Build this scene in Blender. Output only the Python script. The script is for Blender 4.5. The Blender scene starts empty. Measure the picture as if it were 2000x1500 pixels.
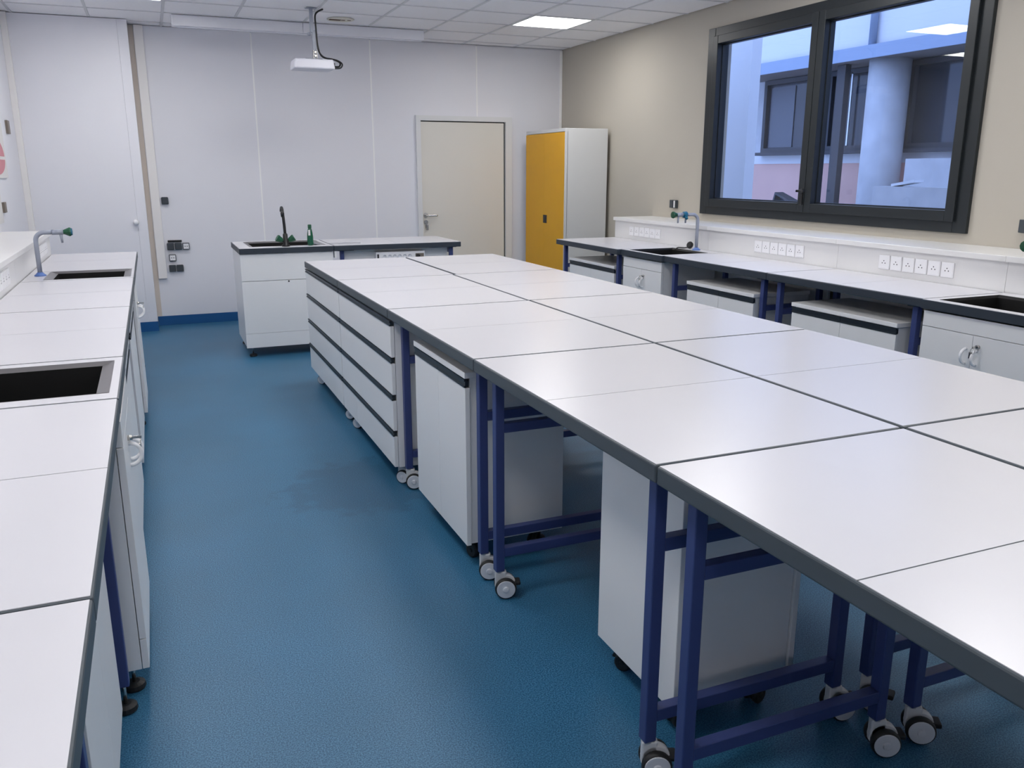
import bpy, bmesh, math, random
from mathutils import Vector, Matrix

random.seed(7)
sc = bpy.context.scene
C = sc.collection

# ---------------------------------------------------------------- camera
F_PX, YAW, PITCH, H = 1642.1, 0.3976, -0.2487, 1.5521
cy_, sy_, cp_, sp_ = math.cos(YAW), math.sin(YAW), math.cos(PITCH), math.sin(PITCH)
fw = Vector((sy_*cp_, cy_*cp_, sp_)); rt = Vector((cy_, -sy_, 0)); up_ = rt.cross(fw)
cam_d = bpy.data.cameras.new('camera'); cam = bpy.data.objects.new('camera', cam_d); C.objects.link(cam)
cam_d.sensor_fit = 'HORIZONTAL'; cam_d.sensor_width = 36.0; cam_d.lens = F_PX/2000*36.0
cam_d.clip_start = 0.02; cam_d.clip_end = 200
cam.matrix_world = Matrix(((rt.x, up_.x, -fw.x, 0), (rt.y, up_.y, -fw.y, 0), (rt.z, up_.z, -fw.z, H), (0, 0, 0, 1)))
sc.camera = cam

# ---------------------------------------------------------------- sky and exposure
world = bpy.data.worlds.new('sky'); sc.world = world; world.use_nodes = True
bg = world.node_tree.nodes['Background']
bg.inputs[0].default_value = (0.37, 0.515, 1.0, 1); bg.inputs[1].default_value = 2.55
sc.view_settings.view_transform = 'Standard'; sc.view_settings.look = 'None'
sc.view_settings.exposure = 0.0; sc.view_settings.gamma = 1.0; sc.view_settings.use_curve_mapping = False
LAMP = 19.0
sc.cycles.use_denoising = True
sc.cycles.max_bounces = 10; sc.cycles.diffuse_bounces = 6; sc.cycles.caustics_reflective = False
sc.cycles.sample_clamp_indirect = 6.0

# ---------------------------------------------------------------- materials
M = {}
def srgb(r, g, b):
    return tuple(((c/255)/12.92 if c/255 <= 0.04045 else ((c/255+0.055)/1.055)**2.4) for c in (r, g, b))
def mat(name, col, rough=0.5, metal=0.0, var=0.04, scale=6.0, bump=0.0, bscale=200.0, spec=0.5, emit=None):
    m = bpy.data.materials.new(name); m.use_nodes = True; nt = m.node_tree; N = nt.nodes; L = nt.links
    b = N['Principled BSDF']
    b.inputs['Roughness'].default_value = rough; b.inputs['Metallic'].default_value = metal
    b.inputs['Specular IOR Level'].default_value = spec
    tc = N.new('ShaderNodeTexCoord')
    if var > 0:
        nz = N.new('ShaderNodeTexNoise'); nz.inputs['Scale'].default_value = scale; nz.inputs['Detail'].default_value = 4
        L.new(tc.outputs['Object'], nz.inputs['Vector'])
        mx = N.new('ShaderNodeMix'); mx.data_type = 'RGBA'
        mx.inputs[6].default_value = tuple(c*(1-var) for c in col)+(1,)
        mx.inputs[7].default_value = tuple(min(1, c*(1+var)) for c in col)+(1,)
        L.new(nz.outputs['Fac'], mx.inputs[0]); L.new(mx.outputs[2], b.inputs['Base Color'])
    else:
        b.inputs['Base Color'].default_value = col+(1,)
    if bump > 0:
        n2 = N.new('ShaderNodeTexNoise'); n2.inputs['Scale'].default_value = bscale; n2.inputs['Detail'].default_value = 3
        L.new(tc.outputs['Object'], n2.inputs['Vector'])
        bp = N.new('ShaderNodeBump'); bp.inputs['Strength'].default_value = bump; bp.inputs['Distance'].default_value = 0.002
        L.new(n2.outputs['Fac'], bp.inputs['Height']); L.new(bp.outputs['Normal'], b.inputs['Normal'])
    if emit:
        b.inputs['Emission Color'].default_value = emit[0]+(1,); b.inputs['Emission Strength'].default_value = emit[1]
    M[name] = m
    return m
mat('laminate', (0.635, 0.63, 0.665), 0.27, var=0.015, scale=3, bump=0.02, bscale=30)
mat('edge_grey', srgb(70, 78, 84), 0.45, var=0.05)
mat('edge_dark', srgb(48, 56, 66), 0.45, var=0.05)
mat('blue_metal', srgb(58, 70, 122), 0.4, var=0.05)
mat('white_body', (0.86, 0.86, 0.86), 0.35, var=0.02, scale=2)
mat('white_shelf', (0.76, 0.755, 0.75), 0.3, var=0.015, scale=2)
mat('handle_dark', srgb(46, 54, 62), 0.35, metal=0.3, var=0.05)
mat('wall_grey', srgb(233, 233, 239), 0.42, var=0.02, scale=1.2, bump=0.02)
mat('wall_strip', (0.97, 0.97, 0.97), 0.3, var=0.0)
mat('wall_taupe', srgb(184, 178, 166), 0.75, var=0.03, scale=2, bump=0.12, bscale=120)
mat('beige', srgb(214, 203, 192), 0.7, var=0.03)
mat('trunking', srgb(240, 237, 235), 0.45, var=0.01)
mat('door_paint', srgb(226, 223, 215), 0.45, var=0.015, scale=2)
mat('door_frame', srgb(226, 227, 228), 0.45, var=0.01)
mat('gap_shade_black', (0.012, 0.012, 0.014), 0.7, var=0)
mat('skirting', srgb(20, 84, 140), 0.45, var=0.06)
mat('tile', (0.93, 0.915, 0.93), 0.85, var=0.03, scale=40, bump=0.25, bscale=260)
mat('grid_white', (0.70, 0.695, 0.71), 0.6, var=0.0)
mat('lamp_frame', (0.75, 0.75, 0.75), 0.5, var=0)
mat('lamp', (0.9, 0.9, 0.9), 0.5, var=0, emit=((1.0, 0.985, 0.97), LAMP))
mat('window_frame', srgb(36, 41, 44), 0.38, metal=0.2, var=0.04)
mat('rubber', (0.012, 0.012, 0.013), 0.55, var=0)
mat('caster_white', (0.72, 0.72, 0.73), 0.4, var=0.0)
mat('hub_grey', (0.70, 0.71, 0.75), 0.45, var=0.0)
mat('sink_black', (0.004, 0.004, 0.004), 0.55, var=0, spec=0.25)
mat('sink_rim', (0.13, 0.125, 0.13), 0.28, var=0)
mat('pipe_grey', srgb(150, 156, 170), 0.32, var=0.0)
mat('green_knob', srgb(14, 80, 52), 0.35, var=0.05)
mat('teal_knob', srgb(16, 92, 120), 0.35, var=0.05)
mat('blue_ring', srgb(88, 120, 185), 0.35, var=0.0)
mat('chrome', (0.62, 0.60, 0.57), 0.25, metal=1.0, var=0)
mat('black_plastic', (0.010, 0.010, 0.011), 0.4, var=0)
mat('socket_white', (0.84, 0.84, 0.86), 0.3, var=0)
mat('socket_box', srgb(62, 68, 74), 0.5, var=0.0)
mat('pin_dark', (0.03, 0.03, 0.035), 0.6, var=0)
mat('yellow', srgb(228, 168, 0), 0.42, var=0.02)
mat('cab_grey', srgb(214, 215, 215), 0.42, var=0.015)
mat('projector', (0.75, 0.75, 0.82), 0.4, var=0)
mat('bottle_green', srgb(8, 84, 58), 0.2, var=0)
mat('stain', srgb(104, 82, 66), 0.9, var=0.5, scale=60)
mat('stain_halo', srgb(226, 221, 208), 0.9, var=0.1, scale=30)
mat('sign_red', srgb(206, 128, 138), 0.5, var=0.0)
mat('paper', srgb(226, 224, 222), 0.6, var=0)
mat('hinge', srgb(120, 110, 100), 0.5, var=0)
mat('concrete', (0.60, 0.60, 0.60), 0.9, var=0.22, scale=3.5, bump=0.3, bscale=30)
mat('render_white', (0.82, 0.82, 0.82), 0.9, var=0.04, scale=1.5)
mat('render_pink', (0.80, 0.50, 0.42), 0.9, var=0.10, scale=2)
mat('fascia_blue', (0.34, 0.42, 0.55), 0.5, var=0.04)
mat('soffit', (0.30, 0.27, 0.25), 0.9, var=0.1)
mat('ext_frame', (0.06, 0.06, 0.065), 0.6, var=0.1)
mat('ext_glass', (0.045, 0.05, 0.06), 0.08, var=0.3, scale=1.5)
mat('ext_blind', (0.11, 0.12, 0.14), 0.35, var=0.15, scale=2)
mat('steel_strip', (0.75, 0.78, 0.8), 0.3, metal=0.6, var=0)
mat('ground', (0.30, 0.29, 0.28), 0.95, var=0.2, scale=1)

# floor: blue speckled vinyl
def floor_mat():
    m = bpy.data.materials.new('floor_vinyl'); m.use_nodes = True; nt = m.node_tree; N = nt.nodes; L = nt.links
    b = N['Principled BSDF']; tc = N.new('ShaderNodeTexCoord')
    def noise(s, d):
        n = N.new('ShaderNodeTexNoise'); n.inputs['Scale'].default_value = s; n.inputs['Detail'].default_value = d
        L.new(tc.outputs['Object'], n.inputs['Vector']); return n
    fine, big, stain = noise(230, 3), noise(1.1, 4), noise(0.9, 6)
    r1 = N.new('ShaderNodeValToRGB'); e = r1.color_ramp.elements
    e[0].position = 0.38; e[0].color = srgb(14, 80, 118)+(1,); e[1].position = 0.64; e[1].color = srgb(72, 132, 168)+(1,)
    L.new(fine.outputs['Fac'], r1.inputs[0])
    mx = N.new('ShaderNodeMix'); mx.data_type = 'RGBA'; mx.blend_type = 'MULTIPLY'; mx.inputs[0].default_value = 1
    r2 = N.new('ShaderNodeValToRGB'); e = r2.color_ramp.elements
    e[0].position = 0.3; e[0].color = (0.80, 0.80, 0.78, 1); e[1].position = 0.7; e[1].color = (1, 1, 1, 1)
    L.new(big.outputs['Fac'], r2.inputs[0]); L.new(r1.outputs[0], mx.inputs[6]); L.new(r2.outputs[0], mx.inputs[7])
    # dark spill mark beside the white two-door cabinet
    vm = N.new('ShaderNodeVectorMath'); vm.operation = 'DISTANCE'; vm.inputs[1].default_value = (0.86, 4.0, 0); L.new(tc.outputs['Object'], vm.inputs[0])
    sp = noise(9, 6); ad = N.new('ShaderNodeMath'); ad.operation = 'MULTIPLY_ADD'; ad.inputs[1].default_value = -0.62; L.new(sp.outputs['Fac'], ad.inputs[0]); L.new(vm.outputs['Value'], ad.inputs[2])
    r3 = N.new('ShaderNodeValToRGB'); e = r3.color_ramp.elements
    e[0].position = 0.0; e[0].color = (0.74, 0.76, 0.78, 1); e[1].position = 0.10; e[1].color = (1, 1, 1, 1); L.new(ad.outputs[0], r3.inputs[0])
    m2 = N.new('ShaderNodeMix'); m2.data_type = 'RGBA'; m2.blend_type = 'MULTIPLY'; m2.inputs[0].default_value = 1
    L.new(mx.outputs[2], m2.inputs[6]); L.new(r3.outputs[0], m2.inputs[7])
    L.new(m2.outputs[2], b.inputs['Base Color'])
    rr = N.new('ShaderNodeMapRange'); rr.inputs[3].default_value = 0.34; rr.inputs[4].default_value = 0.5
    L.new(stain.outputs['Fac'], rr.inputs[0]); L.new(rr.outputs[0], b.inputs['Roughness'])
    bp = N.new('ShaderNodeBump'); bp.inputs['Strength'].default_value = 0.35; bp.inputs['Distance'].default_value = 0.0015
    n3 = noise(320, 2); L.new(n3.outputs['Fac'], bp.inputs['Height']); L.new(bp.outputs['Normal'], b.inputs['Normal'])
    M['floor_vinyl'] = m
floor_mat()
def glass_mat(name, tint, ior=1.5):
    m = bpy.data.materials.new(name); m.use_nodes = True; nt = m.node_tree; N = nt.nodes; L = nt.links
    for n in list(N):
        if n.type != 'OUTPUT_MATERIAL': N.remove(n)
    out = [n for n in N if n.type == 'OUTPUT_MATERIAL'][0]
    tr = N.new('ShaderNodeBsdfTransparent'); tr.inputs[0].default_value = tint+(1,)
    gl = N.new('ShaderNodeBsdfGlossy'); gl.inputs['Roughness'].default_value = 0.0
    lw = N.new('ShaderNodeLayerWeight'); lw.inputs[0].default_value = 0.5
    r0 = ((ior-1)/(ior+1))**2
    pw = N.new('ShaderNodeMath'); pw.operation = 'POWER'; pw.inputs[1].default_value = 5.0; L.new(lw.outputs['Facing'], pw.inputs[0])
    fr = N.new('ShaderNodeMath'); fr.operation = 'MULTIPLY_ADD'; fr.inputs[1].default_value = 1-r0; fr.inputs[2].default_value = r0; L.new(pw.outputs[0], fr.inputs[0])
    mx = N.new('ShaderNodeMixShader'); L.new(fr.outputs[0], mx.inputs[0]); L.new(tr.outputs[0], mx.inputs[1]); L.new(gl.outputs[0], mx.inputs[2])
    L.new(mx.outputs[0], out.inputs[0]); M[name] = m
glass_mat('pane', (0.93, 0.96, 0.97), 1.45)
glass_mat('clear_plastic', (0.88, 0.89, 0.90), 1.25)

# ---------------------------------------------------------------- mesh helpers
def B(): return bmesh.new()
def box(bm, x0, x1, y0, y1, z0, z1, bev=0.0):
    vs = [bm.verts.new((x, y, z)) for x in (x0, x1) for y in (y0, y1) for z in (z0, z1)]
    q = [(0, 1, 3, 2), (4, 6, 7, 5), (0, 4, 5, 1), (2, 3, 7, 6), (0, 2, 6, 4), (1, 5, 7, 3)]
    fs = [bm.faces.new([vs[i] for i in f]) for f in q]
    if bev > 0:
        es = list({e for f in fs for e in f.edges})
        bmesh.ops.bevel(bm, geom=es, offset=bev, segments=2, profile=0.5, affect='EDGES')
    return bm
def bb(*a, bev=0.0): return box(B(), *a, bev=bev)
def frame_from(d):
    d = Vector(d).normalized(); a = Vector((0, 0, 1)) if abs(d.z) < 0.9 else Vector((1, 0, 0))
    u = d.cross(a).normalized(); return u, d.cross(u).normalized()
def cone(bm, p0, p1, r0, r1, n=20, cap=True):
    p0, p1 = Vector(p0), Vector(p1); u, v = frame_from(p1-p0); A = []; Bq = []
    for i in range(n):
        t = 2*math.pi*i/n; d = u*math.cos(t)+v*math.sin(t)
        A.append(bm.verts.new(p0+d*r0)); Bq.append(bm.verts.new(p1+d*r1))
    for i in range(n):
        f = bm.faces.new((A[i], A[(i+1) % n], Bq[(i+1) % n], Bq[i])); f.smooth = True
    if cap:
        bm.faces.new(A[::-1]); bm.faces.new(Bq)
    return bm
def cyl(bm, p0, p1, r, n=20): return cone(bm, p0, p1, r, r, n)
def lathe(bm, prof, o=(0, 0, 0), axis=(0, 0, 1), n=24, smooth=True):
    o = Vector(o); a = Vector(axis).normalized(); u, v = frame_from(a); rings = []
    for r, h in prof:
        rings.append([bm.verts.new(o+a*h+(u*math.cos(2*math.pi*i/n)+v*math.sin(2*math.pi*i/n))*max(r, 1e-4)) for i in range(n)])
    for k in range(len(rings)-1):
        for i in range(n):
            f = bm.faces.new((rings[k][i], rings[k][(i+1) % n], rings[k+1][(i+1) % n], rings[k+1][i])); f.smooth = smooth
    bm.faces.new(rings[0][::-1]); bm.faces.new(rings[-1])
    return bm
def tube(bm, pts, r, n=12):
    pts = [Vector(p) for p in pts]; rings = []; u = None
    for i, p in enumerate(pts):
        d = (pts[min(i+1, len(pts)-1)]-pts[max(i-1, 0)]).normalized()
        if u is None: u, v = frame_from(d)
        else:
            u = (u-d*u.dot(d)).normalized(); v = d.cross(u)
        rings.append([bm.verts.new(p+(u*math.cos(2*math.pi*k/n)+v*math.sin(2*math.pi*k/n))*r) for k in range(n)])
    for k in range(len(rings)-1):
        for i in range(n):
            f = bm.faces.new((rings[k][i], rings[k][(i+1) % n], rings[k+1][(i+1) % n], rings[k+1][i])); f.smooth = True
    bm.faces.new(rings[0][::-1]); bm.faces.new(rings[-1])
    return bm
def spline(pts, k=8):
    P = [Vector(p) for p in pts]; out = []
    for i in range(len(P)-1):
        a, b, c, d = P[max(i-1, 0)], P[i], P[i+1], P[min(i+2, len(P)-1)]
        for j in range(k):
            t = j/k
            out.append(0.5*((2*b)+(c-a)*t+(2*a-5*b+4*c-d)*t*t+(3*b-a-3*c+d)*t**3))
    out.append(P[-1]); return out
def mesh(name, bm, material):
    bmesh.ops.recalc_face_normals(bm, faces=bm.faces)
    me = bpy.data.meshes.new(name); bm.to_mesh(me); bm.free()
    me.materials.append(M[material]); return me
def ob(name, me, parent=None, loc=(0, 0, 0), rotz=0.0, scale=1.0):
    o = bpy.data.objects.new(name, me); C.objects.link(o); o.location = loc; o.rotation_euler = (0, 0, rotz)
    if scale != 1.0: o.scale = (scale,)*3
    if parent is not None: o.parent = parent
    return o
def tag(o, label, cat, group=None, kind=None):
    o['label'] = label; o['category'] = cat
    if group: o['group'] = group
    if kind: o['kind'] = kind
    return o
def thing(name, label, cat, loc=(0, 0, 0), group=None, rotz=0.0, kind=None):
    o = bpy.data.objects.new(name, None); C.objects.link(o); o.location = loc; o.rotation_euler = (0, 0, rotz)
    o.empty_display_size = 0.1
    return tag(o, label, cat, group, kind)
def part(name, bm, material, t, world=True, label=None):
    """bm in world coordinates unless world is False; t is the thing (or part) it belongs to"""
    if world:
        r = t
        while r.parent is not None: r = r.parent
        bmesh.ops.translate(bm, vec=-Vector(r.location), verts=bm.verts)
    o = ob(name, mesh(name, bm, material), t)
    if label: o['label'] = label
    return o
def struct(name, bm, material, label, cat):
    return tag(ob(name, mesh(name, bm, material)), label, cat, kind='structure')

# ---------------------------------------------------------------- room shell
W, X1, XL, YB, CZ = 9.31, 4.545, -1.06, -2.6, 2.894
struct('floor', bb(XL-.2, X1+.2, YB-.2, W+.2, -.1, 0), 'floor_vinyl', 'blue speckled vinyl floor of the laboratory', 'floor')
wf = struct('wall_front', bb(XL-.2, X1+.2, W+.02, W+.2, 0, CZ+.3), 'wall_grey', 'pale grey panelled wall with the door', 'wall')
px = [-.05, 1.075, 2.282, 3.481, X1]
for i in range(4):
    part('wall_panel', bb(px[i]+.003, px[i+1]-.003, W, W+.02, 0, CZ), 'wall_grey', wf)
for x in px[1:4]:
    part('joint_strip', bb(x-.007, x+.007, W-.003, W+.01, 0, CZ-.01), 'wall_strip', wf)
part('joint_strip', bb(X1-.035, X1-.003, W-.004, W+.01, 0, CZ-.01), 'wall_strip', wf)
struct('wall_left', bb(XL-.2, XL, YB, W, 0, CZ+.3), 'wall_grey', 'white wall behind the long bench with the taps on grey columns', 'wall')
struct('wall_back', bb(XL-.2, X1+.2, YB-.2, YB, 0, CZ+.3), 'wall_grey', 'pale wall opposite the panelled wall with the door', 'wall')
# right wall around the window opening
WY0, WY1, WZ0, WZ1 = 3.69, 6.43, 1.18, 2.715
wr = B()
for a in ((YB, WY0, 0, CZ+.3), (WY1, W+.02, 0, CZ+.3), (WY0, WY1, 0, WZ0), (WY0, WY1, WZ1, CZ+.3)):
    box(wr, X1, X1+.22, a[0], a[1], a[2], a[3])
struct('wall_right', wr, 'wall_taupe', 'taupe painted wall with the large dark framed window', 'wall')

# ceiling: tiles on a grid, lamps in some of the cells
gx = [0.25+0.612*k for k in range(-3, 9)]
gy = [8.52+0.575*k for k in range(-20, 3)]
gx = [XL]+[x for x in gx if XL+.05 < x < X1-.05]+[X1]
gy = [YB]+[y for y in gy if YB+.05 < y < W-.05]+[W]
ce = struct('ceiling', bb(XL-.2, X1+.2, YB-.2, W+.2, CZ+.05, CZ+.3), 'tile', 'suspended ceiling of white mineral tiles', 'ceiling')
gb = B()
for x in gx[1:-1]: box(gb, x-.011, x+.011, YB, W, CZ-.001, CZ+.02)
for y in gy[1:-1]: box(gb, XL, X1, y-.011, y+.011, CZ-.001, CZ+.02)
part('ceiling_grid', gb, 'grid_white', ce, label='white metal grid between the ceiling tiles')
def cell(xl, yl):
    i = min(range(len(gx)), key=lambda k: abs(gx[k]-xl)); j = min(range(len(gy)), key=lambda k: abs(gy[k]-yl)); return i, j
lamps = {}
for n, (x, y) in enumerate([(-.362, 7.37), (3.31, 7.37), (1.474, 6.22), (-.362, 4.495), (3.31, 4.495), (1.474, 3.92),
                            (-.362, 2.195), (3.31, 2.195), (1.474, .47), (-.362, -.105), (3.31, -.105)]):
    lamps[cell(x, y)] = n
LAMP_LABEL = ['recessed square light panel above the empty end of the white bench by the partition',
              'recessed square light panel nearest the yellow cupboard', 'recessed square light panel over the island end with the drawer chests',
              'recessed square light panel over the wall bench between its two sinks', 'recessed square light panel above the large window',
              'recessed square light panel over the middle of the island', 'recessed square light panel over the large empty sink bowl',
              'recessed square light panel over the window bench end sink', 'recessed square light panel over the near end of the island',
              'recessed square light panel behind the wall bench end', 'recessed square light panel in the window-side rear corner']
tcache = {}
for i in range(len(gx)-1):
    for j in range(len(gy)-1):
        w, d = gx[i+1]-gx[i], gy[j+1]-gy[j]; cx, cyy = (gx[i]+gx[i+1])/2, (gy[j]+gy[j+1])/2
        if (i, j) in lamps:
            n = lamps[(i, j)]
            lb = LAMP_LABEL[n]
            t = thing('ceiling_light', lb, 'ceiling light', (cx, cyy, CZ), group='square light panels in the ceiling')
            fb = B(); e = .012
            for q in ((-w/2+.012, w/2-.012, -d/2+.012, -d/2+.012+e), (-w/2+.012, w/2-.012, d/2-.012-e, d/2-.012), (-w/2+.012, -w/2+.012+e, -d/2+.024, d/2-.024), (w/2-.012-e, w/2-.012, -d/2+.024, d/2-.024)):
                box(fb, *q, -.003, .03)
            part('lamp_frame', fb, 'lamp_frame', t, world=False)
            part('diffuser', bb(-w/2+.024, w/2-.024, -d/2+.024, d/2-.024, 0, .02), 'lamp', t, world=False, label='glowing white diffuser')
            continue
        key = (round(w, 3), round(d, 3))
        if key not in tcache:
            tcache[key] = mesh('ceiling_tile', bb(-w/2+.012, w/2-.012, -d/2+.012, d/2-.012, .004, .02), 'tile')
        ob('ceiling_tile', tcache[key], ce, (cx, cyy, CZ))

# skirtings (the vinyl turned up against the walls)
struct('baseboard_front', bb(-.045, 2.75, W-.012, W, 0, .095), 'skirting', 'blue vinyl skirting under the panelled wall', 'skirting')
struct('baseboard_corner', bb(XL+.01, -.045, 8.988, 9.0, 0, .095), 'skirting', 'blue vinyl skirting under the tall white partition', 'skirting')
struct('baseboard_right', bb(X1-.012, X1, 7.3, W-.02, 0, .095), 'skirting', 'blue vinyl skirting behind the yellow cupboard', 'skirting')
# white partition with knob (door_2) standing proud of the far wall
d2 = thing('door_2', 'tall white partition door with a small round knob at the bench end', 'door', (-.5, 9.0, 0), kind='structure')
part('jamb', bb(-.135, -.05, 9.0, W, .0, CZ-.002), 'wall_grey', d2)
sl = part('slab', bb(XL, -.1362, 9.001, W, 0, CZ-.002), 'wall_grey', d2)
part('knob', lathe(B(), [(.010, 0), (.010, .018), (.023, .026), (.028, .040), (.022, .052), (.006, .056)], (-.150, 9.002, 1.07), (0, -1, 0)), 'socket_white', sl, label='small white round knob')
struct('trim_1', bb(-.05, -.004, W-.008, W+.0, .095, CZ-.003), 'beige', 'narrow beige strip of old wall beside the white partition', 'trim')
struct('trim_2', bb(XL, XL+.05, 8.955, 8.998, .1, CZ-.003, bev=.003), 'trunking', 'white vertical trunking in the corner beside the partition', 'trim')
struct('trim_3', bb(0, .082, W-.045, W-.001, .485, CZ-.003, bev=.003), 'trunking', 'white vertical cable trunking ending above the skirting', 'trim')

# door in the panelled wall
d1 = thing('door_1', 'closed grey-beige flush door with steel lever handle and keys', 'door', (3.3, W, 0), kind='structure')
fr = B(); box(fr, 2.755, 2.806, 9.268, 9.31, 0, 2.138); box(fr, 3.814, 3.892, 9.268, 9.31, 0, 2.138); box(fr, 2.806, 3.814, 9.268, 9.31, 2.085, 2.138)
part('door_frame', fr, 'door_frame', d1)
part('gap_shade', bb(2.806, 3.814, 9.305, 9.31, 0, 2.085), 'gap_shade_black', d1, label='black backing that paints the shade in the gap around the door leaf')  # black sheet behind the leaf, shade of the gap put in as colour
leaf = part('door_leaf', bb(2.809, 3.798, 9.29, 9.304, .008, 2.073), 'door_paint', d1)
hb = cyl(B(), (2.845, 9.29, 1.062), (2.845, 9.28, 1.062), .026); tube(hb, spline([(2.845, 9.285, 1.062), (2.845, 9.235, 1.062), (2.87, 9.226, 1.062), (2.965, 9.226, 1.060)], 6), .0095)
part('handle', hb, 'chrome', leaf, label='steel lever handle')
kb = cyl(B(), (2.845, 9.29, .985), (2.845, 9.281, .985), .024); box(kb, 2.835, 2.855, 9.272, 9.276, .925, .975); box(kb, 2.842, 2.866, 9.262, 9.266, .90, .955)
part('lock_and_keys', kb, 'chrome', leaf, label='round lock with hanging keys')

# window
w1 = thing('window_1', 'wide two-leaf window with dark grey aluminium frame', 'window', (X1, 5.06, WZ0), kind='structure')
def ring(bm, x0, x1, y0, y1, z0, z1, t, bev=.004):
    box(bm, x0, x1, y0, y0+t, z0, z1, bev); box(bm, x0, x1, y1-t, y1, z0, z1, bev)
    box(bm, x0, x1, y0+t, y1-t, z0, z0+t, bev); box(bm, x0, x1, y0+t, y1-t, z1-t, z1, bev); return bm
f = ring(B(), X1-.025, X1+.12, WY0, WY1, WZ0, WZ1, .098)
part('frame', f, 'window_frame', w1)
for (a, b_) in ((WY0+.082, 5.083), (5.087, WY1-.096)):
    s = part('sash', ring(B(), X1-.045, X1+.05, a, b_, WZ0+.068, WZ1-.068, .066), 'window_frame', w1)
    g = part('pane', bb(X1+.028, X1+.034, a+.062, b_-.062, WZ0+.130, WZ1-.130), 'pane', s)
    part('glazing_bead', ring(B(), X1+.005, X1+.045, a+.065, b_-.065, WZ0+.133, WZ1-.133, .009, 0), 'window_frame', s)
hs = B(); box(hs, X1-.056, X1-.044, 5.094, 5.124, 1.30, 1.42, .003); box(hs, X1-.10, X1-.05, 5.098, 5.118, 1.395, 1.413, .004); box(hs, X1-.10, X1-.085, 5.04, 5.12, 1.395, 1.413, .004)
part('handle', hs, 'black_plastic', w1, label='black window handle')

# ---------------------------------------------------------------- casters and feet (shared meshes)
CM = {}
hbm = B(); cyl(hbm, (0, 0, .112), (0, 0, .092), .0135); box(hbm, -.0145, .026, -.012, .012, .03, .096, .005)
lathe(hbm, [(.036, -.012), (.037, 0), (.036, .012)], (.022, 0, .046), (0, 1, 0), 24)
CM['housing'] = mesh('caster', hbm, 'caster_white')
CM['wheel'] = mesh('wheel', lathe(B(), [(.030, -.011), (.0365, -.009), (.0385, 0), (.0365, .009), (.030, .011)], (0, 0, 0), (0, 1, 0), 28), 'rubber')
CM['hub'] = mesh('hub', lathe(B(), [(.0325, -.004), (.0325, .0025), (.031, .0035), (.0115, .0035), (.0100, .0075), (.006, .0085)], (0, 0, 0), (0, -1, 0), 28, False), 'hub_grey')
CM['dark_housing'] = CM['housing'].copy(); CM['dark_housing'].materials[0] = M['rubber']
CM['dark_hub'] = CM['hub'].copy(); CM['dark_hub'].materials[0] = M['rubber']
CM['brake'] = mesh('brake_lever', bb(.05, .075, -.02, .02, .045, .058, bev=.004), 'rubber')
def caster(t, loc, rot=0.0, s=1.0, dark=''):
    c = ob('caster', CM[dark+'housing'], t, loc, rot, s)
    for y in (-1, 1):
        ob('wheel', CM['wheel'], c, (.022, y*.024, .0385)); ob('hub', CM[dark+'hub'], c, (.022, y*.0335, .0385), 0 if y < 0 else math.pi)
    ob('brake_lever', CM['brake'], c)
    return c
FM = {'foot': mesh('levelling_foot', lathe(B(), [(.030, 0), (.033, .006), (.031, .018), (.016, .024)], (0, 0, 0), (0, 0, 1), 16, False), 'rubber'),
      'stem': mesh('stem', cyl(B(), (0, 0, .02), (0, 0, .11), .006, 10), 'chrome')}
def foot(t, loc):
    f_ = ob('levelling_foot', FM['foot'], t, loc); ob('stem', FM['stem'], f_)

# ---------------------------------------------------------------- lab tables
def lab_table(name, label, group, x0, x1, y0, y1, top, wheels, seam='y', rots=None, edge='edge_grey', legx=.046, legy=.075, front=-1, legs=True):
    cx, cyy = (x0+x1)/2, (y0+y1)/2
    t = thing(name, label, 'table', (cx, cyy, 0), group)
    th = .046
    part('tabletop', bb(x0, x1, y0, y1, top-th, top-.0015, bev=.0045), edge, t)
    m = .0045
    if seam == 'y':
        ym = (y0+y1)/2
        for a, b_ in ((y0+m, ym-.0019), (ym+.0019, y1-m)):
            part('worktop_panel', bb(x0+m, x1-m, a, b_, top-.003, top), 'laminate', t)
    else:
        xm = (x0+x1)/2
        for a, b_ in ((x0+m, xm-.0019), (xm+.0019, x1-m)):
            part('worktop_panel', bb(a, b_, y0+m, y1-m, top-.003, top), 'laminate', t)
    if not legs: return t
    lw = .034; zb = .103 if wheels else .085
    k = 0
    for ly in (y0+legy, y1-legy-lw):
        for lx in (x0+legx, x1-legx-lw):
            part('leg', bb(lx, lx+lw, ly, ly+lw, zb, top-th-.004, bev=.003), 'blue_metal', t)
            part('top_plate', bb(lx-.02, lx+.12 if lx < cx else lx+.06, ly-.01, ly+.05, top-th-.006, top-th), 'handle_dark', t)
            p_ = (lx+lw/2-cx, ly+lw/2-cyy, 0)
            if wheels: caster(t, p_, (rots[k] if rots else random.uniform(-.5, .5)), 1.06)
            else: foot(t, p_)
            k += 1
        xa, xb = x0+legx+lw, x1-legx-lw
        part('upper_rail', bb(xa, xb, ly+.001, ly+lw-.001, top-.258, top-.223, bev=.002), 'blue_metal', t)
        part('lower_rail', bb(xa, xb, ly+.001, ly+lw-.001, .160, .195, bev=.002), 'blue_metal', t)
    part('long_rail', bb(x1-legx-lw if front < 0 else x0+legx, x1-legx if front < 0 else x0+legx+lw, y0+legy+lw, y1-legy-lw, top-.10, top-.06), 'blue_metal', t)
    return t

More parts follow.
